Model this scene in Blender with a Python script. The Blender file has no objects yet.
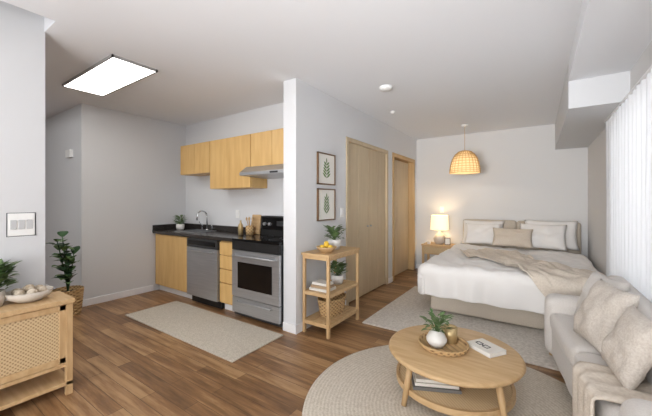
import bpy, bmesh, math, random
from mathutils import Vector, Matrix, noise
random.seed(7)
pi=math.pi
sc=bpy.context.scene
try:
    sc.view_settings.view_transform='Standard'
except Exception: pass

# ------------------------------------------------------------ materials
def lin(c):
    return tuple(((x/255)/12.92 if x/255<=0.04045 else ((x/255+0.055)/1.055)**2.4) for x in c)+(1.0,)
def base(name):
    m=bpy.data.materials.new(name); m.use_nodes=True
    nt=m.node_tree; b=nt.nodes['Principled BSDF']
    return m,nt,b
def N(nt,t,**k):
    n=nt.nodes.new(t)
    for a,v in k.items(): setattr(n,a,v)
    return n
def mat(name,c,rough=.6,metal=0,c2=None,scale=8,stretch=(1,1,1),bump=0,bscale=200,sheen=0,emit=None,es=0,detail=4):
    m,nt,b=base(name); L=nt.links
    b.inputs['Base Color'].default_value=lin(c); b.inputs['Roughness'].default_value=rough
    b.inputs['Metallic'].default_value=metal
    if sheen: b.inputs['Sheen Weight'].default_value=sheen
    tc=N(nt,'ShaderNodeTexCoord')
    if c2:
        mp=N(nt,'ShaderNodeMapping'); mp.inputs['Scale'].default_value=stretch
        nz=N(nt,'ShaderNodeTexNoise'); nz.inputs['Scale'].default_value=scale; nz.inputs['Detail'].default_value=detail
        r=N(nt,'ShaderNodeValToRGB'); r.color_ramp.elements[0].position=.35; r.color_ramp.elements[1].position=.65
        r.color_ramp.elements[0].color=lin(c); r.color_ramp.elements[1].color=lin(c2)
        L.new(tc.outputs['Object'],mp.inputs[0]); L.new(mp.outputs[0],nz.inputs['Vector'])
        L.new(nz.outputs['Fac'],r.inputs[0]); L.new(r.outputs[0],b.inputs['Base Color'])
    if bump:
        nb=N(nt,'ShaderNodeTexNoise'); nb.inputs['Scale'].default_value=bscale; nb.inputs['Detail'].default_value=3
        bp=N(nt,'ShaderNodeBump'); bp.inputs['Strength'].default_value=bump; bp.inputs['Distance'].default_value=.006
        L.new(tc.outputs['Object'],nb.inputs['Vector']); L.new(nb.outputs['Fac'],bp.inputs['Height']); L.new(bp.outputs[0],b.inputs['Normal'])
    if emit:
        b.inputs['Emission Color'].default_value=lin(emit); b.inputs['Emission Strength'].default_value=es
    return m
def weave(name,c,c2,sx=60,sy=60,rough=.8,bump=.6):
    """crossed bands: basket / cane"""
    m,nt,b=base(name); L=nt.links
    tc=N(nt,'ShaderNodeTexCoord'); 
    sep=N(nt,'ShaderNodeSeparateXYZ'); L.new(tc.outputs['Object'],sep.inputs[0])
    add=N(nt,'ShaderNodeMath',operation='ADD'); L.new(sep.outputs[0],add.inputs[0]); L.new(sep.outputs[1],add.inputs[1])
    a1=N(nt,'ShaderNodeMath',operation='MULTIPLY'); a1.inputs[1].default_value=sx; L.new(add.outputs[0],a1.inputs[0])
    a2=N(nt,'ShaderNodeMath',operation='MULTIPLY'); a2.inputs[1].default_value=sy; L.new(sep.outputs[2],a2.inputs[0])
    s1=N(nt,'ShaderNodeMath',operation='SINE'); L.new(a1.outputs[0],s1.inputs[0])
    s2=N(nt,'ShaderNodeMath',operation='SINE'); L.new(a2.outputs[0],s2.inputs[0])
    mu=N(nt,'ShaderNodeMath',operation='MULTIPLY'); L.new(s1.outputs[0],mu.inputs[0]); L.new(s2.outputs[0],mu.inputs[1])
    r=N(nt,'ShaderNodeValToRGB'); r.color_ramp.elements[0].color=lin(c2); r.color_ramp.elements[1].color=lin(c)
    r.color_ramp.elements[0].position=.0; r.color_ramp.elements[1].position=.55
    md=N(nt,'ShaderNodeMath',operation='MULTIPLY_ADD'); md.inputs[1].default_value=.5; md.inputs[2].default_value=.5
    L.new(mu.outputs[0],md.inputs[0]); L.new(md.outputs[0],r.inputs[0]); L.new(r.outputs[0],b.inputs['Base Color'])
    bp=N(nt,'ShaderNodeBump'); bp.inputs['Strength'].default_value=bump; bp.inputs['Distance'].default_value=.004
    L.new(md.outputs[0],bp.inputs['Height']); L.new(bp.outputs[0],b.inputs['Normal']); b.inputs['Roughness'].default_value=rough
    return m

M_wall=mat('wall_paint',(220,221,223),.9,bump=.04,bscale=150)
M_wall2=mat('wall_paint_warm',(221,220,219),.9,bump=.04,bscale=150)
M_wall_dim=mat('wall_paint_dimmed',(212,213,215),.9,bump=.04,bscale=150)  # wall paint with shade put into it, for overlit entry wall and soffit
M_ceil=mat('ceiling_paint',(234,236,240),.95,bump=.05,bscale=120)
M_trim=mat('trim_white',(240,240,241),.5)
M_maple=mat('maple_cabinet',(218,180,118),.42,c2=(207,166,104),scale=3,stretch=(6,6,.8))
M_door=mat('door_birch',(206,188,158),.5,c2=(199,180,149),scale=3,stretch=(6,6,.5))
M_door2=mat('door_oak',(200,168,122),.5,c2=(190,156,108),scale=3,stretch=(6,6,.5))
M_oak=mat('light_oak',(208,176,132),.5,c2=(194,159,114),scale=5,stretch=(1,8,6))
M_oak2=mat('light_oak_leg',(206,174,130),.5,c2=(192,157,112),scale=5,stretch=(8,8,1))
M_granite=mat('black_granite',(40,37,36),.25,c2=(64,59,56),scale=60)
M_steel=mat('stainless',(190,191,194),.38,metal=.75,c2=(176,178,181),scale=4,stretch=(1,1,40))
M_steel_d=mat('dark_steel',(90,92,95),.4,metal=.8)
M_black=mat('black_glass',(14,14,15),.12)
M_blackm=mat('black_matte',(24,24,25),.5)
M_chrome=mat('chrome',(210,212,215),.15,metal=1)
M_white=mat('white_plastic',(240,240,238),.4)
M_key=mat('switch_grey',(196,197,198),.4)
M_ceramic=mat('white_ceramic',(228,225,220),.35)
M_ceramic_b=mat('beige_ceramic',(205,196,184),.6,bump=.3,bscale=90)
M_linen=mat('duvet_linen',(234,231,228),.9,bump=.1,bscale=60,sheen=.2)
M_linen_b=mat('beige_linen',(214,202,187),.9,c2=(206,193,177),scale=80,bump=.3,bscale=300)
M_head=mat('headboard_fabric',(206,195,180),.95,c2=(196,184,168),scale=120,bump=.3,bscale=400)
M_sofa=mat('sofa_fabric',(222,217,211),.95,c2=(214,208,202),scale=150,bump=.3,bscale=350,sheen=.15)
M_boucle=mat('boucle_fabric',(222,214,204),.98,c2=(206,196,185),scale=90,bump=.5,bscale=130)
M_throw=mat('knit_throw',(224,213,199),.98,c2=(212,200,185),scale=60,stretch=(1,1,1),bump=.5,bscale=140)
M_rugk=mat('kitchen_rug_fiber',(210,201,186),.98,c2=(182,172,156),scale=110,bump=.8,bscale=180)
M_rugb=mat('bedroom_rug_fiber',(224,217,207),.98,c2=(200,192,181),scale=45,bump=.8,bscale=150)
M_leaf=mat('leaf_green',(84,114,66),.55,c2=(116,142,90),scale=14)
M_leafd=mat('leaf_dark_green',(44,76,48),.45,c2=(70,102,64),scale=10)
M_soil=mat('soil',(50,38,30),.95)
M_basket=weave('basket_weave',(204,170,122),(128,96,60),110,160)
M_cane=weave('cane_webbing',(212,186,146),(146,116,78),260,260)
M_yellow=mat('lemon_skin',(226,186,58),.5)
M_paper=mat('paper',(236,234,228),.8)
M_bookw=mat('book_cover_white',(228,224,216),.6)
M_bookb=mat('book_cover_tan',(176,150,120),.6)
M_bookg=mat('book_cover_grey',(120,118,116),.6)
M_gold=mat('brushed_gold',(196,172,126),.4,metal=.5)
M_frame=mat('dark_wood_frame',(112,84,58),.5)
M_shade=mat('lamp_shade',(250,238,214),.8,emit=(255,228,182),es=.9)
M_panel=mat('light_diffuser',(250,250,248),.5,emit=(255,252,247),es=9)
M_pframe=mat('panel_frame',(150,148,146),.6)
M_bulb=mat('bulb_glow',(255,230,180),.5,emit=(255,215,150),es=3)

# translucent curtain
M_curt,nt,b=base('sheer_curtain'); L=nt.links
nt.nodes.remove(b); o=nt.nodes['Material Output']
df=N(nt,'ShaderNodeBsdfDiffuse'); df.inputs[0].default_value=(.74,.75,.77,1)
tr=N(nt,'ShaderNodeBsdfTranslucent'); tr.inputs[0].default_value=(.75,.76,.78,1)
mx=N(nt,'ShaderNodeMixShader'); mx.inputs[0].default_value=.05
L.new(df.outputs[0],mx.inputs[1]); L.new(tr.outputs[0],mx.inputs[2]); L.new(mx.outputs[0],o.inputs[0])
# woven pendant
M_rattan,nt,b=base('rattan'); L=nt.links
b.inputs['Base Color'].default_value=lin((198,160,106)); b.inputs['Roughness'].default_value=.7
M_rattan_in,nt,b=base('rattan_inner'); L=nt.links; nt.nodes.remove(b); o=nt.nodes['Material Output']
df=N(nt,'ShaderNodeBsdfDiffuse'); df.inputs[0].default_value=lin((232,206,160))
tr=N(nt,'ShaderNodeBsdfTranslucent'); tr.inputs[0].default_value=lin((244,222,178))
mx=N(nt,'ShaderNodeMixShader'); mx.inputs[0].default_value=.4
L.new(df.outputs[0],mx.inputs[1]); L.new(tr.outputs[0],mx.inputs[2]); L.new(mx.outputs[0],o.inputs[0])
# glass
M_glass,nt,b=base('window_glass'); b.inputs['Base Color'].default_value=(1,1,1,1); b.inputs['Transmission Weight'].default_value=1; b.inputs['Roughness'].default_value=0; b.inputs['IOR'].default_value=1.02

# plank floor
M_floor,nt,b=base('oak_plank_floor'); L=nt.links
tc=N(nt,'ShaderNodeTexCoord')
br=N(nt,'ShaderNodeTexBrick'); br.offset=.37; br.inputs['Scale'].default_value=1
br.inputs['Brick Width'].default_value=.95; br.inputs['Row Height'].default_value=.105; br.inputs['Mortar Size'].default_value=.0016
br.inputs['Color1'].default_value=(0,0,0,1); br.inputs['Color2'].default_value=(1,1,1,1); br.inputs['Mortar'].default_value=(.2,.2,.2,1); br.inputs['Bias'].default_value=0
L.new(tc.outputs['Object'],br.inputs['Vector'])
mp=N(nt,'ShaderNodeMapping'); mp.inputs['Scale'].default_value=(1.1,13,1)
L.new(tc.outputs['Object'],mp.inputs[0])
nz=N(nt,'ShaderNodeTexNoise'); nz.inputs['Scale'].default_value=1.6; nz.inputs['Detail'].default_value=7; nz.inputs['Roughness'].default_value=.65
L.new(mp.outputs[0],nz.inputs['Vector'])
m1=N(nt,'ShaderNodeMath',operation='MULTIPLY'); m1.inputs[1].default_value=.32; L.new(br.outputs['Color'],m1.inputs[0])
m2=N(nt,'ShaderNodeMath',operation='MULTIPLY_ADD'); m2.inputs[1].default_value=1.2; L.new(nz.outputs['Fac'],m2.inputs[0]); L.new(m1.outputs[0],m2.inputs[2])
r=N(nt,'ShaderNodeValToRGB'); e=r.color_ramp.elements
e[0].position=.44; e[0].color=lin((92,66,44)); e[1].position=1.1; e[1].color=lin((176,140,100))
q=e.new(.76); q.color=lin((142,105,70))
L.new(m2.outputs[0],r.inputs[0])
mm=N(nt,'ShaderNodeMix',data_type='RGBA'); mm.inputs['B'].default_value=lin((84,62,44))
L.new(br.outputs['Fac'],mm.inputs['Factor']); L.new(r.outputs[0],mm.inputs['A']); L.new(mm.outputs['Result'],b.inputs['Base Color'])
b.inputs['Roughness'].default_value=.38
bp=N(nt,'ShaderNodeBump'); bp.inputs['Strength'].default_value=.12; bp.inputs['Distance'].default_value=.004; L.new(nz.outputs['Fac'],bp.inputs['Height']); L.new(bp.outputs[0],b.inputs['Normal'])

# round jute rug : concentric braids around object origin
M_jute,nt,b=base('round_jute'); L=nt.links
tc=N(nt,'ShaderNodeTexCoord'); wv=N(nt,'ShaderNodeTexWave'); wv.wave_type='RINGS'; wv.rings_direction='Z'; wv.inputs['Scale'].default_value=13; wv.inputs['Distortion'].default_value=2.5; wv.inputs['Detail Scale'].default_value=8
L.new(tc.outputs['Object'],wv.inputs['Vector'])
nz=N(nt,'ShaderNodeTexNoise'); nz.inputs['Scale'].default_value=90; L.new(tc.outputs['Object'],nz.inputs['Vector'])
md=N(nt,'ShaderNodeMath',operation='MULTIPLY_ADD'); md.inputs[1].default_value=.25; L.new(wv.outputs['Fac'],md.inputs[0]); L.new(nz.outputs['Fac'],md.inputs[2])
r=N(nt,'ShaderNodeValToRGB'); r.color_ramp.elements[0].color=lin((190,178,160)); r.color_ramp.elements[1].color=lin((220,211,197)); r.color_ramp.elements[0].position=.35; r.color_ramp.elements[1].position=.85
L.new(md.outputs[0],r.inputs[0]); L.new(r.outputs[0],b.inputs['Base Color']); b.inputs['Roughness'].default_value=.98
bp=N(nt,'ShaderNodeBump'); bp.inputs['Strength'].default_value=.5; bp.inputs['Distance'].default_value=.006; L.new(md.outputs[0],bp.inputs['Height']); L.new(bp.outputs[0],b.inputs['Normal'])

# ------------------------------------------------------------ mesh builder
class MB:
    def __init__(s): s.v=[];s.f=[];s.mi=[];s.sm=[];s.mats=[]
    def add(s,vs,fs,m,smooth=False,M=None):
        if m not in s.mats: s.mats.append(m)
        k=s.mats.index(m); o=len(s.v)
        for p in vs:
            p=Vector(p)
            s.v.append(M@p if M else p)
        for f in fs: s.f.append([i+o for i in f]); s.mi.append(k); s.sm.append(smooth)
        return s
    def box(s,x0,x1,y0,y1,z0,z1,m,M=None):
        vs=[(x,y,z) for x in (x0,x1) for y in (y0,y1) for z in (z0,z1)]
        fs=[(0,1,3,2),(4,6,7,5),(0,4,5,1),(2,3,7,6),(0,2,6,4),(1,5,7,3)]
        return s.add(vs,fs,m,False,M)
    def lathe(s,prof,c,m,seg=32,smooth=True,M=None,ripple=0,rn=12,sx=1,sy=1):
        vs=[];fs=[]
        for r,z in prof:
            for i in range(seg):
                a=2*pi*i/seg; rr=r*(1+ripple*math.sin(rn*a))
                vs.append((c[0]+sx*rr*math.cos(a),c[1]+sy*rr*math.sin(a),c[2]+z))
        n=len(prof)
        for j in range(n-1):
            for i in range(seg):
                k=(i+1)%seg; fs.append((j*seg+i,j*seg+k,(j+1)*seg+k,(j+1)*seg+i))
        return s.add(vs,fs,m,smooth,M)
    def cyl(s,c,r,z0,z1,m,seg=28,r2=None,M=None):
        r2=r if r2 is None else r2
        s.lathe([(0.0001,z0),(r,z0)],c,m,seg,False,M); s.lathe([(r,z0),(r2,z1)],c,m,seg,True,M); s.lathe([(r2,z1),(.0001,z1)],c,m,seg,False,M); return s
    def tube(s,pts,r,m,seg=8,r2=None,M=None):
        pts=[Vector(p) for p in pts]; n=len(pts); vs=[];fs=[]
        for i,p in enumerate(pts):
            d=(pts[min(i+1,n-1)]-pts[max(i-1,0)]).normalized()
            up=Vector((0,0,1)) if abs(d.z)<.9 else Vector((1,0,0))
            x=d.cross(up).normalized(); y=d.cross(x)
            rr=r if r2 is None else r+(r2-r)*i/(n-1)
            for k in range(seg):
                a=2*pi*k/seg; vs.append(p+x*math.cos(a)*rr+y*math.sin(a)*rr)
        for i in range(n-1):
            for k in range(seg):
                q=(k+1)%seg; fs.append((i*seg+k,i*seg+q,(i+1)*seg+q,(i+1)*seg+k))
        fs.append(tuple(range(seg))); fs.append(tuple((n-1)*seg+k for k in range(seg)))
        return s.add(vs,fs,m,True,M)
    def soft(s,x0,x1,y0,y1,z0,z1,r,m,M=None,puff=0,wr=0,step=.07):
        lo=Vector((x0,y0,z0)); hi=Vector((x1,y1,z1)); r=min(r,.499*min(hi-lo))
        def axis(a,b):
            L=[a,a+.12*r,a+.35*r,a+.65*r,a+r]; n=max(1,int((b-a-2*r)/step))
            L+=[a+r+(b-a-2*r)*i/n for i in range(1,n)]
            L+=[b-r,b-.65*r,b-.35*r,b-.12*r,b]; return L
        A=[axis(lo[i],hi[i]) for i in range(3)]
        ce=(lo+hi)/2; hf=(hi-lo)/2
        for ax in range(3):
            u,w=[i for i in range(3) if i!=ax]
            for side in (0,1):
                vs=[];fs=[]
                for p in A[u]:
                    for q in A[w]:
                        P=Vector((0,0,0)); P[ax]=hi[ax] if side else lo[ax]; P[u]=p; P[w]=q
                        Q=Vector([min(max(P[i],lo[i]+r),hi[i]-r) for i in range(3)])
                        d=P-Q; P2=Q+d.normalized()*r
                        if puff:
                            k=(1-((p-ce[u])/hf[u])**2)*(1-((q-ce[w])/hf[w])**2); P2[ax]+=(1 if side else -1)*puff*k*(1 if ax==2 else .5)
                        if wr:
                            nn=noise.noise(P2*7+ce*3)*wr; P2+=d.normalized()*nn
                        vs.append(P2)
                a,b=len(A[u]),len(A[w])
                for i in range(a-1):
                    for j in range(b-1): fs.append((i*b+j,(i+1)*b+j,(i+1)*b+j+1,i*b+j+1))
                s.add(vs,fs,m,True,M)
        return s
    def cushion(s,c,w,h,t,m,M,n=20,seed=0,wr=.02):
        vs=[];fs=[]
        T=Matrix.Translation(c)@M
        for sd in (1,-1):
            o=len(vs)
            for i in range(n+1):
                for j in range(n+1):
                    a=-1+2*i/n; b=-1+2*j/n
                    x=w/2*a*(.92+.08*b*b); z=h/2*b*(.92+.08*a*a)
                    k=max(0,(1-a*a)*(1-b*b))**.42
                    y=sd*t/2*k
                    y+=wr*k*noise.noise(Vector((a*2.2+seed,b*2.2,sd+seed)))
                    vs.append((x,y,z))
            for i in range(n):
                for j in range(n):
                    fs.append((o+i*(n+1)+j,o+(i+1)*(n+1)+j,o+(i+1)*(n+1)+j+1,o+i*(n+1)+j+1))
        return s.add(vs,fs,m,True,T)
    def leaf(s,base_,d,L,w,m,droop=.4,fold=.25):
        d=Vector(d).normalized(); up=Vector((0,0,1)); sd=d.cross(up)
        if sd.length<.05: sd=Vector((1,0,0))
        sd.normalize(); nr=sd.cross(d).normalized(); vs=[];fs=[]; n=5
        for i in range(n+1):
            t=i/n; p=Vector(base_)+d*L*t-up*droop*L*t*t; ww=w*math.sin(pi*min(.98,max(.04,t))**.8)/2
            vs+= [p-sd*ww+nr*fold*ww, p, p+sd*ww+nr*fold*ww]
        for i in range(n):
            a=i*3; fs+=[(a,a+1,a+4,a+3),(a+1,a+2,a+5,a+4)]
        return s.add(vs,fs,m,True)
    def bush(s,c,R,H,n,L,w,m,stem=True,droop=.3,spread=1.0):
        for i in range(n):
            a=random.random()*2*pi; k=random.random()**.6; 
            hh=H*(.15+.85*random.random()); rr=R*k*.75
            p=Vector((c[0]+rr*math.cos(a),c[1]+rr*math.sin(a),c[2]+hh))
            if stem and i%3==0: s.tube([c,(c[0]+rr*.4*math.cos(a),c[1]+rr*.4*math.sin(a),c[2]+hh*.6),p],.0025,m,4)
            d=(math.cos(a)*spread,math.sin(a)*spread,.35+.6*random.random())
            ll=L*(.7+.6*random.random()); s.leaf(p,d,ll,w*ll/L,m,droop*random.random()*1.5)
        return s
    def done(s,name,bevel=0,seg=2,origin=None,merge=True):
        me=bpy.data.meshes.new(name); me.from_pydata([tuple(p) for p in s.v],[],s.f)
        for i,p in enumerate(me.polygons): p.material_index=s.mi[i]; p.use_smooth=s.sm[i]
        for m in s.mats: me.materials.append(m)
        bm=bmesh.new(); bm.from_mesh(me)
        if merge: bmesh.ops.remove_doubles(bm,verts=bm.verts,dist=2e-5)
        bmesh.ops.recalc_face_normals(bm,faces=bm.faces); bm.to_mesh(me); bm.free()
        if origin:
            me.transform(Matrix.Translation(-Vector(origin)))
        ob=bpy.data.objects.new(name,me); bpy.context.collection.objects.link(ob)
        if origin: ob.location=origin
        if bevel:
            b=ob.modifiers.new('bevel','BEVEL'); b.width=bevel; b.segments=seg; b.limit_method='ANGLE'; b.angle_limit=math.radians(50); b.harden_normals=False
        return ob
def B(name,x0,x1,y0,y1,z0,z1,m,bevel=0): return MB().box(x0,x1,y0,y1,z0,z1,m).done(name,bevel)
def RX(a): return Matrix.Rotation(a,4,'X')
def RY(a): return Matrix.Rotation(a,4,'Y')
def RZ(a): return Matrix.Rotation(a,4,'Z')

# ------------------------------------------------------------ room shell
H=2.62; XR=.64; YB=6.3; YK=2.98; XL=-4.85; XP=-2.05
B('floor',-8,1.0,-3,7,-.1,0,M_floor)
cl=MB(); cl.box(-8,1,.745,6.9,H,3.05,M_ceil); cl.box(-2.8,1,-3,.745,H,3.05,M_ceil); cl.box(-8,-2.8,-3,.745,3.02,3.1,M_wall); cl.done('ceiling')
B('wall_hall',-8,XL-.0,1.55,6.9,0,H,M_wall)           # block with faces to hall and kitchen
B('wall_kitchen',XL,XP-.15,YK,YK+.12,0,H,M_wall)
B('wall_entry',-3.17,-3.05,-3,.75,0,3.02,M_wall_dim)
B('wall_far_left',-8.1,-8,-3,1.55,0,3.02,M_wall)
B('wall_rear',-8,1,-3.1,-3,0,3.02,M_wall)
B('wall_partition_near',XP-.17,XP,2.47,3.47,0,H,M_wall)
B('wall_partition_middle',XP-.17,XP,4.83,5.02,0,H,M_wall)
B('wall_partition_far',XP-.17,XP,6.17,YB,0,H,M_wall)
B('wall_partition_header',XP-.17,XP,3.47,4.83,2.2,H,M_wall)
B('wall_partition_door_header',XP-.17,XP,5.02,6.17,2.2,H,M_wall)
B('wall_back',-3.6,1,YB,YB+.12,0,H,M_wall2)
B('wall_closet_interior',-3.6,-3.5,YK+.12,YB,0,H,M_wall2)
# right wall with window opening
w=MB(); w.box(XR,XR+.14,4.15,YB,0,H,M_wall2); w.box(XR,XR+.14,-3,.2,0,H,M_wall2)
w.box(XR,XR+.14,.2,4.15,0,.35,M_wall2); w.box(XR,XR+.14,.2,4.15,2.16,H,M_wall2); w.done('wall_right')
w=MB()
for y in (.2,1.5,2.85,4.1): w.box(XR+.05,XR+.1,y,y+.05,.35,2.16,M_trim)
w.box(XR+.05,XR+.1,.2,4.15,.35,.4,M_trim); w.box(XR+.05,XR+.1,.2,4.15,2.11,2.16,M_trim)
w.box(XR+.072,XR+.078,.2,4.15,.4,2.11,M_glass); w.done('window_1')
# soffits
w=MB(); w.box(.23,XR,-3,3.6,2.45,H,M_ceil); w.box(.23,XR,3.6,YB,2.2,H,M_wall_dim); w.done('ceiling_soffit')
# baseboards
def bb(n,*a): B(n,*a,M_trim,.004)
bb('baseboard_kitchen_left',XL,XL+.014,1.55,2.45,0,.09)
bb('baseboard_hall',-8,XL+.014,1.536,1.55,0,.09)
bb('baseboard_entry',-3.05,-3.036,-3,.75,0,.09)
w=MB(); w.box(XP,XP+.014,2.456,3.46,0,.09,M_trim); w.box(XP-.17,XP+.014,2.456,2.47,0,.09,M_trim); w.done('baseboard_partition_near',.004)
bb('baseboard_partition_middle',XP,XP+.014,4.84,5.01,0,.09)
bb('baseboard_back',XP,XR,YB-.014,YB,0,.09)
bb('baseboard_right',XR-.014,XR,3.7,YB,0,.09)

# closet bifold doors
w=MB()
for i in range(2):
    y0=3.53+i*.62; 
    for k in range(2):
        w.box(XP-.05,XP-.015,y0+k*.31,y0+k*.31+.306,.02,2.14,M_door)
w.box(XP-.06,XP+.012,3.475,3.53,0,2.145,M_door); w.box(XP-.06,XP+.012,4.77,4.825,0,2.145,M_door); w.box(XP-.06,XP+.012,3.475,4.825,2.14,2.195,M_door)
for y in (4.1,4.2): w.lathe([(.0001,.03),(.012,.026),(.014,.015),(.006,.0)],(0,0,0),M_steel,12,True,Matrix.Translation((XP-.015,y,1.0))@RY(pi/2))
w.done('door_1',.004)
# bedroom doorway
w=MB()
w.box(XP-.165,XP+.012,5.025,5.09,0,2.13,M_door2); w.box(XP-.165,XP+.012,6.1,6.165,0,2.13,M_door2); w.box(XP-.165,XP+.012,5.025,6.165,2.13,2.195,M_door2)
D=Matrix.Translation((XP-.10,6.095,0))
w.box(-.04,0,-1.0,0,.01,2.12,M_door,D)
w.lathe([(.0001,.06),(.022,.055),(.028,.035),(.012,.02),(.012,.0)],(0,0,0),M_steel,16,True,D@Matrix.Translation((0,-.93,1.0))@RY(pi/2))
w.done('door_2',.003)

# ------------------------------------------------------------ kitchen
YF=2.45
w=MB()
w.box(XL+.01,-3.95,YF+.03,YK-.005,.1,.875,M_maple); w.box(XL+.01,-3.95,YF+.09,YK-.005,0,.1,M_trim)
w.box(-4.78,-3.95,YF+.005,YF+.028,.115,.865,M_maple); w.done('base_cabinet',.003)
w=MB()
w.box(-3.27,-2.99,YF+.03,YK-.005,.1,.875,M_maple); w.box(-3.27,-2.99,YF+.09,YK-.005,0,.1,M_trim)
zz=[.115,.36,.53,.70,.865]
for i in range(4): w.box(-3.26,-3.0,YF+.005,YF+.028,zz[i]+.003,zz[i+1]-.006,M_maple)
w.done('base_cabinet',.003)
w=MB(); w.box(XL+.01,-2.985,YF-.015,YK-.005,.876,.918,M_granite); w.box(XL+.01,-2.985,YK-.03,YK-.004,.918,1.0,M_granite); w.box(XL+.01,XL+.03,YF-.015,YK-.03,.918,1.0,M_granite); w.done('countertop',.004)
# dishwasher
w=MB(); w.box(-3.94,-3.28,YF+.02,YK-.03,.1,.872,M_steel_d); w.box(-3.935,-3.285,YF-.015,YF+.02,.11,.75,M_steel); w.box(-3.935,-3.285,YF-.015,YF+.02,.757,.868,M_steel_d)
w.box(-3.9,-3.32,YF-.018,YF-.014,.785,.845,M_black)
w.tube([(-3.86,YF-.015,.715),(-3.85,YF-.05,.715),(-3.37,YF-.05,.715),(-3.36,YF-.015,.715)],.011,M_steel)
w.box(-3.93,-3.29,YF+.06,YF+.1,0,.1,M_blackm); w.done('dishwasher',.004)
# range
w=MB(); x0,x1=-2.978,-2.235
w.box(x0,x1,YF,YK-.02,.03,.9,M_steel_d)
w.box(x0,x1,YF-.03,YF,.07,.245,M_steel); w.box(x0,x1,YF-.035,YF,.255,.79,M_steel); w.box(x0+.1,x1-.1,YF-.038,YF-.034,.36,.66,M_black)
w.box(x0,x1,YF-.035,YF,.797,.895,M_blackm); w.box(x0-.003,x1+.003,YF-.035,YK-.09,.897,.925,M_black)
w.tube([(x0+.05,YF-.035,.735),(x0+.06,YF-.075,.735),(x1-.06,YF-.075,.735),(x1-.05,YF-.035,.735)],.013,M_steel)
w.tube([(x0+.1,YF-.03,.205),(x0+.11,YF-.055,.205),(x1-.11,YF-.055,.205),(x1-.1,YF-.03,.205)],.008,M_steel)
w.box(x0,x1,YK-.1,YK-.02,.925,1.17,M_blackm); w.box(x0+.03,x1-.03,YK-.104,YK-.1,1.0,1.15,M_black); w.box(x0+.28,x1-.28,YK-.107,YK-.103,1.05,1.11,M_steel_d)
for x in (x0+.08,x0+.17,x1-.17,x1-.08): w.lathe([(.0001,.03),(.02,.028),(.022,0)],(0,0,0),M_steel,16,True,Matrix.Translation((x,YK-.104,1.07))@RX(pi/2))
for (x,y,r_) in ((x0+.2,YF+.13,.1),(x1-.2,YF+.13,.08),(x0+.2,YF+.34,.08),(x1-.2,YF+.34,.1)):
    w.lathe([(r_,0),(r_,.001),(r_-.006,.001),(r_-.006,0)],(x,y,.9255),M_steel_d,32,False)
w.done('electric_range',.004)
# hood
w=MB(); vs=[]
x0,x1=-2.95,-2.23
pr=[(YK-.005,1.775),(2.6,1.775),(2.5,1.70),(2.5,1.665),(YK-.005,1.65)]
vs=[(x,y,z) for x in (x0,x1) for y,z in pr]; n=5
fs=[tuple(range(5)),tuple(range(5,10))]+[(i,(i+1)%5,5+(i+1)%5,5+i) for i in range(5)]
w.add(vs,fs,M_steel); w.box(x0+.5,x0+.62,2.496,2.5,1.672,1.692,M_blackm); w.done('range_hood',.004)
# upper cabinets
w=MB(); yf=2.68
def uc(xa,xb,za,zb,nd):
    w.box(xa,xb,yf+.02,YK-.005,za,zb,M_maple)
    ww=(xb-xa)/nd
    for i in range(nd): w.box(xa+i*ww+.003,xa+(i+1)*ww-.003,yf,yf+.019,za+.003,zb-.003,M_maple)
uc(-4.5,-3.78,1.76,2.20,2); uc(-3.775,-2.96,1.53,2.20,2); uc(-2.955,-2.23,1.785,2.20,2)
w.done('upper_cabinet',.002)
# sink + faucet
w=MB(); w.box(-4.45,-3.95,2.55,2.92,.919,.924,M_steel); w.box(-4.42,-3.98,2.58,2.86,.9245,.926,M_steel_d)
w.cyl((-4.15,2.9,.92),.028,0,.02,M_chrome); pts=[(-4.15,2.9,.93)]+[(-4.15,2.9-.085*(1-math.cos(a)),1.13+.085*math.sin(a)) for a in [i*pi/10 for i in range(10)]]+[(-4.15,2.73,1.08)]
w.tube(pts,.011,M_chrome,10); w.tube([(-4.03,2.9,.92),(-4.03,2.9,.98),(-4.0,2.87,1.0)],.012,M_chrome); w.tube([(-4.27,2.9,.92),(-4.27,2.9,1.0),(-4.27,2.85,1.05)],.012,M_chrome)
w.done('kitchen_sink_faucet')
def potted(name,c,r,h,mp_,bush_):
    w=MB(); w.lathe([(.0001,0),(r*.75,0),(r,h*.5),(r*.95,h),(r*.85,h),(r*.85,h*.85),(.0001,h*.85)],c,mp_,28)
    w.lathe([(.0001,h*.87),(r*.85,h*.87)],c,M_soil,20)
    w.bush((c[0],c[1],c[2]+h*.85),*bush_); return w.done(name)
potted('potted_herb',(-4.57,2.72,.919),.06,.09,M_ceramic,(.09,.14,70,.06,.03,M_leaf))
w=MB(); w.box(-3.2,-3.04,-.012,.012,0,.26,M_oak,Matrix.Translation((0,2.915,.921))@RX(math.radians(-6))); w.done('cutting_board',.008)
w=MB(); c=(-3.12,2.82,.919); w.lathe([(.0001,0),(.05,0),(.055,.12),(.048,.12),(.045,.01),(.0001,.01)],c,M_basket,24)
for i in range(5):
    a=i*1.3; w.tube([(c[0],c[1],c[2]+.02),(c[0]+.04*math.cos(a),c[1]+.04*math.sin(a),c[2]+.2)],.005,M_oak2); w.lathe([(.0001,-.03),(.018,0),(.0001,.03)],(c[0]+.043*math.cos(a),c[1]+.043*math.sin(a),c[2]+.21),M_oak2,10,sy=.5)
w.done('utensil_crock')
w=MB(); w.lathe([(.0001,0),(.032,0),(.034,.1),(.03,.13),(.012,.16),(.012,.19),(.0001,.19)],(-3.22,2.75,.919),M_gold,20); w.done('oil_bottle')

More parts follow.
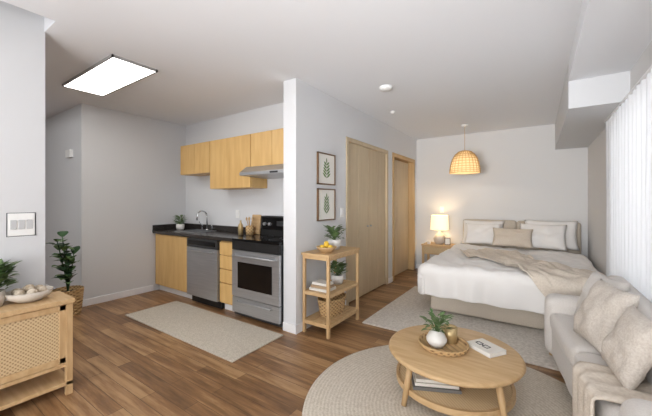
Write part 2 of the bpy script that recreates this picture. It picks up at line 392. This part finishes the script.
def plate(name,c,ax,w_,h_,toggles,key=None):
    w=MB(); x,y,z=c; key=key or M_trim
    if ax=='X':
        w.box(x,x+.006,y-w_/2,y+w_/2,z-h_/2,z+h_/2,M_white)
        for t in toggles: w.box(x+.006,x+.012,y+t-.016,y+t+.016,z-.033,z+.033,key)
    else:
        w.box(x-w_/2,x+w_/2,y-.006,y,z-h_/2,z+h_/2,M_white)
        for t in toggles: w.box(x+t-.016,x+t+.016,y-.012,y-.006,z-.033,z+.033,key)
    w.done(name,.002)
plate('light_switch',(-3.05,.62,1.19),'X',.14,.16,(-.042,0,.042),M_key)
w=MB(); 
for a in ((-.073,.073,.080,.084),(-.073,.073,-.084,-.080)): w.box(-3.05,-3.047,.62+a[0],.62+a[1],1.19+a[2],1.19+a[3],M_steel_d)
for a in ((-.077,-.073),(.073,.077)): w.box(-3.05,-3.047,.62+a[0],.62+a[1],1.106,1.274,M_steel_d)
w.done('trim_switch_surround')
plate('power_outlet',(-3.55,YK,1.18),'Y',.075,.115,(0,))
plate('light_switch',(XP,3.37,1.22),'X',.075,.115,(0,))
plate('light_switch',(-1.55,YB,1.2),'Y',.075,.115,(0,))
w=MB(); w.box(-5.3,-5.14,1.51,1.55,1.95,2.05,M_white); w.done('door_chime',.004)

# ceiling fixtures
w=MB(); X0,X1,Y0,Y1=-4.24,-3.02,1.18,1.57
w.box(X0,X1,Y0,Y0+.014,2.597,H,M_pframe); w.box(X0,X1,Y1-.014,Y1,2.597,H,M_pframe); w.box(X0,X0+.014,Y0,Y1,2.597,H,M_pframe); w.box(X1-.014,X1,Y0,Y1,2.597,H,M_pframe)
w.box(X0+.014,X1-.014,Y0+.014,Y1-.014,2.6,2.61,M_panel); w.done('ceiling_light_panel')
w=MB(); w.lathe([(.07,0),(.07,-.015),(.055,-.035),(.0001,-.04)],(-1.39,3.22,H),M_white,28); w.done('smoke_detector')
w=MB(); w.lathe([(.03,0),(.03,-.01),(.015,-.03),(.0001,-.03)],(-1.69,4.15,H),M_white,20); w.done('fire_sprinkler')

# pendant
P=(-1.0,5.54); w=MB()
w.lathe([(.05,0),(.05,-.02),(.0001,-.03)],(P[0],P[1],H),M_white,24); w.tube([(P[0],P[1],H),(P[0],P[1],2.17)],.004,M_oak2,6); 
prof=[(.055,.36),(.10,.345),(.15,.30),(.19,.23),(.215,.14),(.23,.06),(.232,.0)]
z0=1.83
w.lathe([(r_-.008,z) for r_,z in prof],(P[0],P[1],z0),M_rattan_in,40)
for r_,z in prof+[(.17,.27),(.205,.185),(.225,.10),(.231,.03)]:
    w.lathe([(r_-.005,z-.004),(r_+.005,z-.004),(r_+.005,z+.004),(r_-.005,z+.004),(r_-.005,z-.004)],(P[0],P[1],z0),M_rattan,40)
for i in range(24):
    a=2*pi*i/24; w.tube([(P[0]+r_*math.cos(a),P[1]+r_*math.sin(a),z0+z) for r_,z in prof],.0045,M_rattan,5)
w.lathe([(.0001,.1),(.03,.12),(.038,.16),(.02,.21),(.0001,.22)],(P[0],P[1],z0),M_bulb,16); w.done('woven_pendant_lamp')

# ------------------------------------------------------------ partition wall art
def art(name,y0,y1,z0,z1,kind):
    w=MB(); x=XP
    t=.014
    w.box(x,x+.022,y0,y0+t,z0,z1,M_frame); w.box(x,x+.022,y1-t,y1,z0,z1,M_frame); w.box(x,x+.022,y0,y1,z0,z0+t,M_frame); w.box(x,x+.022,y0,y1,z1-t,z1,M_frame)
    w.box(x,x+.012,y0+t,y1-t,z0+t,z1-t,M_paper)
    cy=(y0+y1)/2; X=x+.0135
    def pl(cy_,cz,ang,L,wd,m):
        vs=[];n=8
        for i in range(n+1):
            t=i/n; ww=wd*math.sin(pi*t)/2
            for s_ in (-1,1):
                a=L*t; b=s_*ww; vs.append((X,cy_+a*math.cos(ang)-b*math.sin(ang),cz+a*math.sin(ang)+b*math.cos(ang)))
        w.add(vs,[(2*i,2*i+1,2*i+3,2*i+2) for i in range(n)],m)
    hgt=(z1-z0)
    pl(cy,z0+.06,pi/2,hgt-.14,.005,M_leafd)
    for k in range(5):
        z=z0+.08+k*(hgt-.18)/5
        for sgn in (1,-1):
            pl(cy,z,pi/2-sgn*(.95 if kind else .7),.10-.008*k,.026 if kind else .02,M_leaf)
    pl(cy,z1-.12,pi/2,.07,.022,M_leaf)
    w.done(name)
art('framed_botanical_print',2.83,3.19,1.55,1.915,1)
art('framed_botanical_print',2.83,3.19,1.135,1.505,0)

# ------------------------------------------------------------ side shelf
w=MB(); x0,x1,y0,y1=-2.03,-1.70,2.55,3.18
for x in (x0,x1-.03):
    for y in (y0,y1-.03): w.box(x,x+.03,y,y+.03,0,.82,M_oak2)
for z in (.12,.42,.79):
    for y in (y0,y1-.022): w.box(x0+.03,x1-.03,y,y+.022,z-.025,z+.012,M_oak)
    for x in (x0,x1-.022): w.box(x,x+.022,y0+.03,y1-.03,z-.025,z+.012,M_oak)
    n=6
    if z<.7:
        for i in range(n): xx=x0+.022+i*(x1-x0-.044)/n; w.box(xx+.004,xx+(x1-x0-.044)/n-.004,y0+.02,y1-.02,z,z+.012,M_oak)
w.box(x0-.01,x1+.01,y0-.01,y1+.01,.802,.825,M_oak)
w.done('slatted_wooden_shelf',.003)
potted('potted_herb',(-1.88,2.93,.826),.075,.11,M_ceramic,(.11,.15,110,.065,.04,M_leaf))
w=MB(); c=(-1.83,2.70,.826); w.lathe([(.0001,0),(.06,0),(.105,.05),(.11,.06),(.1,.06),(.055,.012),(.0001,.012)],c,M_oak,32)
for a,dz in ((0,.045),(2.1,.045),(4.2,.045),(1,.08)):
    rr=.05 if dz<.06 else .0
    w.lathe([(.0001,-.036),(.02,-.03),(.03,0),(.02,.03),(.0001,.036)],(c[0]+rr*math.cos(a),c[1]+rr*math.sin(a),c[2]+dz),M_yellow,16)
w.done('fruit_bowl')
potted('potted_herb',(-1.87,2.98,.433),.07,.1,M_ceramic,(.10,.14,90,.065,.04,M_leaf))
w=MB(); 
for i,(ww,m) in enumerate(((.0,M_bookw),(.01,M_bookb),(.02,M_bookw))): w.box(-1.98+ww,-1.76-ww,2.6+ww,2.78-ww,.433+i*.028,.459+i*.028,m)
w.done('stacked_books',.002)
def basket(name,c,rx,ry,h,handles=True):
    w=MB(); prof=[(.0001,0),(.8,0),(.88,h*.3),(.97,h*.7),(1.0,h),(.93,h),(.85,h*.4),(.75,.012),(.0001,.012)]
    w.lathe([(r_,z) for r_,z in prof],c,M_basket,40,sx=rx,sy=ry)
    k=int(h/.022)
    for i in range(k+1):
        z=i*h/k; r_=.8+.2*(z/h)**.8
        w.tube([(c[0]+rx*r_*math.cos(a),c[1]+ry*r_*math.sin(a),c[2]+z) for a in [2*pi*j/32 for j in range(33)]],.008,M_basket,6)
    return w
basket('b',(-1.87,2.87,.141),.125,.2,.17).done('woven_storage_basket')

# ------------------------------------------------------------ bed
w=MB(); w.soft(-1.1,.5,3.9,6.22,.03,.34,.03,M_head)
for x in (-1.04,.38):
    for y in (3.96,6.1): w.box(x,x+.06,y,y+.06,.017,.05,M_oak2)
w.soft(-1.08,.48,3.86,6.2,.34,.55,.07,M_linen)
for i in range(2): w.soft(-1.15+i*.85,-.30+i*.85,6.17,6.28,.02,1.03,.04,M_head,puff=.006)
w.done('bed_frame_mattress')
dx0,dx1,dy0,zt,R=-1.13,.50,3.84,.575,.08
def drape(px,py,off=0,L=.40,cr=0):
    ex=0; ey=0
    if px<dx0: ex=px-dx0
    if px>dx1: ex=px-dx1
    if py<dy0: ey=py-dy0
    cx=min(max(px,dx0),dx1); cy=max(py,dy0)
    e=math.hypot(ex,ey); RR=R+off
    def K(px,py):
        k=.024*noise.noise(Vector((px*2.2,py*2.2,0)))+.026*noise.noise(Vector((px*6+py*2,py*4,3)))
        r1=1-abs(noise.noise(Vector((px*3.1+py*1.3,py*5.2-px,7))))*3.2
        k+=.016*max(0,r1)**2+.008*noise.noise(Vector((px*13,py*9,5)))
        return k
    C=cr*abs(noise.noise(Vector((px*9+py*7,py*3-px*2,9))))
    if e<1e-6:
        return Vector((cx,cy,zt+off+K(px,py)+C))
    ux,uy=ex/e,ey/e; e=min(e,L)
    if e<RR*pi/2: a=e/RR; out=RR*math.sin(a)-0; down=RR*(1-math.cos(a))
    else: out=RR; down=RR+(e-RR*pi/2)
    s_=px*uy*uy+py*ux*ux
    out+= .022*math.sin(s_*17+2.5*noise.noise(Vector((px*1.5,py*1.5,1))))*min(1,down/.2) - .02*min(1,down/.3)
    if cx>0.4 and ux>.2: out=min(out,.05)
    return Vector((cx+ux*out,cy+uy*(out+C*.6),zt+off-down+(K(px,py)+C)*max(0,1-down*5)))
def cloth(name,plan,nu,nv,m,thick=.02,off=0,L=.40,cr=0):
    w=MB(); vs=[];fs=[]
    for i in range(nu+1):
        for j in range(nv+1): p=plan(i/nu,j/nv); vs.append(drape(p[0],p[1],off,L,cr))
    for i in range(nu):
        for j in range(nv): fs.append((i*(nv+1)+j,(i+1)*(nv+1)+j,(i+1)*(nv+1)+j+1,i*(nv+1)+j+1))
    w.add(vs,fs,m,True); ob=w.done(name,merge=False)
    s_=ob.modifiers.new('s','SOLIDIFY'); s_.thickness=thick; s_.offset=0
    s_=ob.modifiers.new('ss','SUBSURF'); s_.levels=1; s_.render_levels=1
    return ob
cloth('white_duvet',lambda u,v:(-1.13-.40+u*(1.63+.80),3.84-.40+v*(2.0+.40)),110,110,M_linen,.03,.01,.40)
dv=Vector((.80,-1.0)).normalized(); pv=Vector((-dv.y,dv.x))
cloth('knit_throw_blanket',lambda u,v:tuple(Vector((-.72,5.12))+dv*(u*1.9)+pv*((v-.5)*(.62+.1*math.sin(u*9)))),80,40,M_throw,.014,.044,.42,.05)
def pil(name,c,w_,h_,t,m,lean,yaw=0,seed=0,n=20,wr=.03):
    MB().cushion(Vector(c),w_,h_,t,m,RZ(math.radians(yaw))@RX(math.radians(-lean)),seed=seed,wr=wr).done(name)
pil('bed_pillow',(-.80,6.02,.82),.66,.44,.17,M_linen,18,0,1)
pil('bed_pillow',(.16,6.04,.84),.70,.46,.18,M_linen,18,0,2)
pil('bed_pillow',(.05,5.86,.82),.62,.42,.15,M_linen,28,-4,3)
pil('bed_pillow',(-.78,5.88,.81),.56,.38,.14,M_linen,26,3,4)
pil('bed_pillow',(-.34,5.72,.79),.56,.32,.15,M_linen_b,30,0,5)

# nightstand + lamp
w=MB(); x0,x1,y0,y1=-1.82,-1.27,5.86,6.26
w.box(x0,x1,y0,y1,.53,.56,M_oak); w.box(x0+.03,x1-.03,y0+.02,y1,.38,.53,M_oak); w.box(x0+.05,x1-.05,y0+.012,y0+.02,.4,.515,M_cane); w.box(x0+.03,x1-.03,y0+.02,y1-.02,.14,.16,M_oak)
for x in (x0+.01,x1-.05):
    for y in (y0+.01,y1-.05): w.box(x,x+.04,y,y+.04,0,.53,M_oak2)
w.done('nightstand',.004)
w=MB(); c=(-1.53,6.05,.561)
w.lathe([(.0001,0),(.06,0),(.1,.05),(.11,.11),(.07,.18),(.025,.21),(.02,.29)],c,M_ceramic_b,28)
w.lathe([(.165,.27),(.15,.54)],c,M_shade,36); w.lathe([(.155,.27),(.142,.54)],c,M_shade,36); w.done('table_lamp')
w=MB(); w.box(-.05,.05,-.008,.008,0,.13,M_frame,Matrix.Translation((-1.37,5.97,.563))@RZ(.3)@RX(-.15)); w.box(-.04,.04,-.01,-.008,.012,.118,M_paper,Matrix.Translation((-1.37,5.97,.563))@RZ(.3)@RX(-.15)); w.done('small_picture_frame')
w=MB(); w.lathe([(.0001,0),(.03,0),(.035,.06),(.03,.06),(.0001,.01)],(-1.7,5.95,.561),M_ceramic,20); w.done('ceramic_cup')

# ------------------------------------------------------------ rugs
w=MB(); w.soft(-4.05,-2.12,1.72,2.36,.0,.014,.006,M_rugk,step=.3); w.done('kitchen_rug')
w=MB(); w.soft(-1.62,.5,3.1,4.9,.0,.016,.007,M_rugb,step=.3); w.done('bedroom_rug')
w=MB(); w.lathe([(.0001,.0165),(.6,.0165),(.97,.0165),(.985,.010),(.985,.001),(.0001,.0005)],(0,0,0),M_jute,96,ripple=0)
ob=w.done('round_jute_rug'); ob.location=(-.42,2.10,0)

# ------------------------------------------------------------ coffee table
C=(-.50,2.32); w=MB(); zt_=.32
w.lathe([(.0001,0),(.41,0),(.432,.01),(.440,.022),(.432,.034),(.42,.038),(.0001,.038)],(C[0],C[1],zt_-.038),M_oak,64)
for i in range(4):
    a=math.radians(57+90*i); ca,sa=math.cos(a),math.sin(a)
    w.tube([(C[0]+.36*ca,C[1]+.36*sa,zt_-.035),(C[0]+.415*ca,C[1]+.415*sa,.022)],.022,M_oak2,14,r2=.017)
w.lathe([(.0001,0),(.36,0),(.375,.008),(.375,.022),(.36,.03),(.0001,.03)],(C[0],C[1],.09),M_cane,48)
w.lathe([(.365,-.003),(.385,-.003),(.385,.035),(.365,.035),(.365,-.003)],(C[0],C[1],.09),M_oak,48,False)
w.done('round_coffee_table')
w=MB(); c=(-.56,2.31,.321)
w.lathe([(.0001,0),(.145,0),(.16,.012),(.166,.03),(.158,.03),(.148,.012),(.0001,.008)],c,M_basket,48)
for z,r_ in ((.008,.154),(.02,.163),(.03,.165)): w.tube([(c[0]+r_*math.cos(a),c[1]+r_*math.sin(a),c[2]+z) for a in [2*pi*j/40 for j in range(41)]],.006,M_basket,6)
w.done('woven_tray')
w=MB(); c=(-.595,2.27,.332)
w.lathe([(.0001,0),(.045,0),(.068,.035),(.07,.055),(.052,.09),(.032,.102),(.036,.112),(.028,.112),(.024,.1),(.0001,.095)],c,M_ceramic,32)
w.bush((c[0],c[1],c[2]+.10),.09,.11,80,.06,.025,M_leaf); w.done('vase_with_greenery')
w=MB(); w.lathe([(.0001,0),(.048,0),(.05,.11),(.045,.11),(.045,.1),(.0001,.095)],(-.53,2.39,.332),M_gold,28); w.done('candle_cup')
w=MB(); T=Matrix.Translation((-.30,2.42,.3215))@RZ(math.radians(-35))
w.box(-.1,.1,-.075,.075,.0,.004,M_bookw,T); w.box(-.097,.1,-.072,.072,.004,.026,M_paper,T); w.box(-.1,.1,-.075,.075,.026,.03,M_bookw,T); w.done('hardcover_book',.001)
T=T@Matrix.Translation((0,0,.004))
w=MB()
w.tube([T@Vector((-.06,-.03,.03)),T@Vector((-.02,-.035,.03)),T@Vector((-.02,.0,.03)),T@Vector((-.06,.0,.03)),T@Vector((-.06,-.03,.03))],.002,M_blackm,5)
w.tube([T@Vector((-.0,-.035,.03)),T@Vector((.04,-.035,.03)),T@Vector((.04,.0,.03)),T@Vector((.0,.0,.03)),T@Vector((.0,-.035,.03))],.002,M_blackm,5)
w.tube([T@Vector((-.02,-.02,.031)),T@Vector((.0,-.02,.031))],.002,M_blackm,5); w.done('eyeglasses')
w=MB(); T=Matrix.Translation((-.58,2.16,.122))@RZ(math.radians(25))
for i,(k,m) in enumerate(((0,M_bookg),(.012,M_bookw),(.02,M_bookw))): w.box(-.15+k,.15-k,-.1+k,.1-k,i*.022,.02+i*.022,m,T)
w.done('stacked_magazines',.002)

# ------------------------------------------------------------ sofa (back to the window wall, gently bowed front)
w=MB()
def slab(z0,z1,ya,yb,inset,m,r,xback=.52,puff=0):
    """soft slab whose front face follows the bowed front"""
    t=MB(); t.soft(0,1,ya,yb,z0,z1,r,m,puff=puff,wr=.006)
    vs=[]
    for p in t.v:
        y=p.y; k=(3.22-y)/1.5; f_=.08+.2*k+inset
        if p.x<=r: x=f_+p.x
        elif p.x>=1-r: x=xback-(1-p.x)
        else: s_=(p.x-r)/(1-2*r); x=f_+r+(xback-f_-2*r)*s_
        vs.append(Vector((x,p.y,p.z)))
    w.add(vs,t.f,m,True)
slab(.07,.31,1.72,3.24,.01,M_sofa,.03,.56)
slab(.29,.44,2.48,3.22,-.005,M_sofa,.05,.5,puff=.015)
slab(.29,.44,1.73,2.475,-.005,M_sofa,.05,.5,puff=.015)
w.soft(.45,.58,1.6,3.42,.08,.76,.05,M_sofa)
w.soft(.05,.575,3.2,3.44,.06,.55,.07,M_sofa,puff=.01)
w.soft(.27,.575,1.52,1.74,.06,.58,.06,M_sofa,puff=.01)
for x,y in ((.1,3.36),(.54,3.36),(.32,1.6),(.54,1.6)): w.cyl((x,y,0.017),.02,0,.06,M_oak2,12)
w.done('sofa')
def spil(name,c,s_,t,m,lean,yaw,seed):
    MB().cushion(Vector(c),s_,s_,t,m,RZ(math.radians(yaw))@RX(math.radians(-lean)),seed=seed,wr=.03).done(name)
spil('throw_pillow',(.37,2.98,.63),.40,.16,M_sofa,20,-70,11)
spil('throw_pillow',(.34,2.62,.63),.42,.17,M_boucle,22,-74,12)
spil('throw_pillow',(.39,2.18,.62),.36,.15,M_boucle,20,-84,13)
# throw draped over sofa seat
w=MB(); vs=[];fs=[]; nu,nv=26,18
for i in range(nu+1):
    s_=i/nu*.62
    for j in range(nv+1):
        y=1.84+.36*j/nv+.03*math.sin(s_*7); f_=.08+.2*(3.22-y)/1.5-.02
        top=.48-f_
        if s_<top: x=.48-s_; z=.468
        else:
            e=s_-top; a=min(e/.04,pi/2); x=f_-.04*math.sin(a)*.9; z=.468-.04*(1-math.cos(a))-max(0,e-.04*pi/2)
        x+=.008*math.sin(y*60)*(1 if s_>=top else 0); z+=.010*noise.noise(Vector((x*9,y*14,2)))+.006*math.sin(y*60+s_*4)*(1 if s_<top else .0)
        vs.append((x,y,z))
for i in range(nu):
    for j in range(nv): fs.append((i*(nv+1)+j,(i+1)*(nv+1)+j,(i+1)*(nv+1)+j+1,i*(nv+1)+j+1))
w.add(vs,fs,M_throw,True); ob=w.done('sofa_throw_blanket'); s_=ob.modifiers.new('s','SOLIDIFY'); s_.thickness=.012; s_.offset=1

# ------------------------------------------------------------ curtains
w=MB(); vs=[];fs=[]; n=640
for i in range(n+1):
    y=.15+(4.36-.15)*i/n; x=XR-.034+.022*math.sin(y*52+1.5*noise.noise(Vector((y*3,0,0))))
    for z in (.02,.7,1.4,2.185): vs.append((x+.003*math.sin(z*3+y*20),y,z))
for i in range(n):
    for j in range(3): a=i*4+j; fs.append((a,a+4,a+5,a+1))
w.add(vs,fs,M_curt,True); w.box(XR-.058,XR-.01,.1,4.4,2.185,2.2,M_trim); w.done('sheer_curtain')

# ------------------------------------------------------------ sideboard
w=MB(); x0,x1,y0,y1=-3.035,-2.72,-.35,.82
w.box(x0-.0,x1+.01,y0-.01,y1+.01,.64,.67,M_oak); w.box(x0,x1-.01,y0,y1,.2,.225,M_oak)
w.box(x0,x0+.01,y0,y1,.2,.64,M_oak)
w.box(x0,x1-.01,y1-.03,y1,.2,.64,M_oak); w.box(x0,x1-.01,y0,y0+.03,.2,.64,M_oak); w.box(x0,x1-.01,.22,.25,.2,.64,M_oak)
for a,b_ in ((y0+.03,.22),(.25,y1-.03)):
    w.box(x1-.03,x1-.005,a+.003,a+.045,.23,.635,M_oak2); w.box(x1-.03,x1-.005,b_-.045,b_-.003,.23,.635,M_oak2)
    w.box(x1-.03,x1-.005,a+.003,b_-.003,.23,.27,M_oak); w.box(x1-.03,x1-.005,a+.003,b_-.003,.595,.635,M_oak)
    w.box(x1-.022,x1-.014,a+.04,b_-.04,.265,.6,M_cane)
for x in (x0,x1-.035):
    for y in (y0,y1-.04): w.box(x,x+.035,y,y+.04,0,.64,M_oak2)
w.box(x0,x1,y0,y1,.07,.095,M_oak)
w.done('cane_sideboard',.003)
w=MB(); c=(-2.90,.63,.671)
w.lathe([(.0001,0),(.06,0),(.11,.03),(.125,.07),(.115,.07),(.1,.035),(.05,.01),(.0001,.01)],c,M_ceramic_b,40)
M_stone=mat('decor_ball',(214,202,184),.9,c2=(170,152,128),scale=40)
for i in range(7):
    a=i*2*pi/6; rr=.065 if i<6 else 0; w.lathe([(.0001,-.03),(.02,-.024),(.032,0),(.02,.024),(.0001,.03)],(c[0]+rr*math.cos(a),c[1]+rr*math.sin(a),c[2]+.062+(.02 if i==6 else 0)),M_stone,14)
w.done('decorative_bowl')
potted('potted_fern',(-2.92,.455,.671),.065,.1,M_ceramic_b,(.11,.18,200,.065,.035,M_leaf))

# rubber plant in basket
w=basket('b',(-4.68,1.36,0),.15,.15,.3)
w.lathe([(.0001,.26),(.13,.26)],(-4.68,1.36,0),M_soil,24)
for k in range(5):
    a=k*1.4; top=Vector((-4.68+.08*math.cos(a),1.34+.08*math.sin(a),.70+.06*k))
    w.tube([(-4.68,1.36,.25),(-4.68+.03*math.cos(a),1.36+.03*math.sin(a),.5),top],.006,M_leafd,6)
    for j in range(10):
        t=.2+.8*j/9; p=Vector((-4.68,1.36,.3)).lerp(top,t); b_=a+j*2.4
        w.leaf(p,(math.cos(b_),math.sin(b_)*.5-.25,.5),.17,.11,M_leafd if (j+k)%2 else M_leaf,.35)
w.done('potted_rubber_plant')

# ------------------------------------------------------------ lights
def area(name,loc,rot,sx,sy,e,col=(1,1,1)):
    l=bpy.data.lights.new(name,'AREA'); l.shape='RECTANGLE'; l.size=sx; l.size_y=sy; l.energy=e; l.color=col
    o=bpy.data.objects.new(name,l); bpy.context.collection.objects.link(o); o.location=loc; o.rotation_euler=rot; return o
area('window_daylight',(1.6,2.2,1.5),(0,math.radians(90),0),2.4,4.2,360,(.98,.99,1))
area('rear_fill_light',(-.7,-2.7,1.3),(math.radians(100),0,math.radians(0)),2.6,2.2,100,(.98,.99,1))  # added fill behind the camera, no window there
area('bounce_fill_light',(-1.0,-1.2,1.1),(math.radians(168),0,0),1.2,1.2,42,(.985,.992,1))  # added upward fill bounced off the ceiling, no lamp stands here
area('hall_fill_light',(-4.6,-.8,2.9),(math.radians(30),0,0),1.5,1.5,48,(.99,.995,1))  # added unseen fill behind the entry wall, no real fixture
def spot(name,loc,tgt,e,ang,r_):
    l=bpy.data.lights.new(name,'SPOT'); l.energy=e; l.spot_size=math.radians(ang); l.spot_blend=1; l.shadow_soft_size=r_; l.color=(.985,.992,1)
    o=bpy.data.objects.new(name,l); bpy.context.collection.objects.link(o); o.location=loc
    o.rotation_euler=(Vector(tgt)-Vector(loc)).to_track_quat('-Z','Y').to_euler()
spot('bedroom_fill_spot',(-.6,-1.6,1.7),(-.75,6.3,1.9),420,46,.45)  # added fill from behind the camera to brighten the far bedroom
spot('ceiling_fill_spot',(-1.0,-1.2,.9),(-1.1,3.6,2.62),160,70,.4)  # added fill aimed up to brighten the ceiling, no real fixture
def pt(name,loc,e,col,r=.05):
    l=bpy.data.lights.new(name,'POINT'); l.energy=e; l.color=col; l.shadow_soft_size=r
    o=bpy.data.objects.new(name,l); bpy.context.collection.objects.link(o); o.location=loc
pt('lamp_bulb',(-1.53,6.05,.98),3,(1,.8,.55))
pt('pendant_bulb',(P[0],P[1],1.90),4,(1,.9,.76),.03)
wd=bpy.data.worlds.new('World'); sc.world=wd; wd.use_nodes=True
wd.node_tree.nodes['Background'].inputs[0].default_value=(.85,.92,1,1); wd.node_tree.nodes['Background'].inputs[1].default_value=1.6

# ------------------------------------------------------------ camera
f=312.0
cd=bpy.data.cameras.new('camera'); cam=bpy.data.objects.new('camera',cd); bpy.context.collection.objects.link(cam)
cam.location=(0,0,1.35); cam.rotation_euler=(pi/2,0,math.radians(34.2)); cd.sensor_width=36; cd.lens=36*f/652; cd.shift_y=-6/652; cd.clip_start=.02
sc.camera=cam
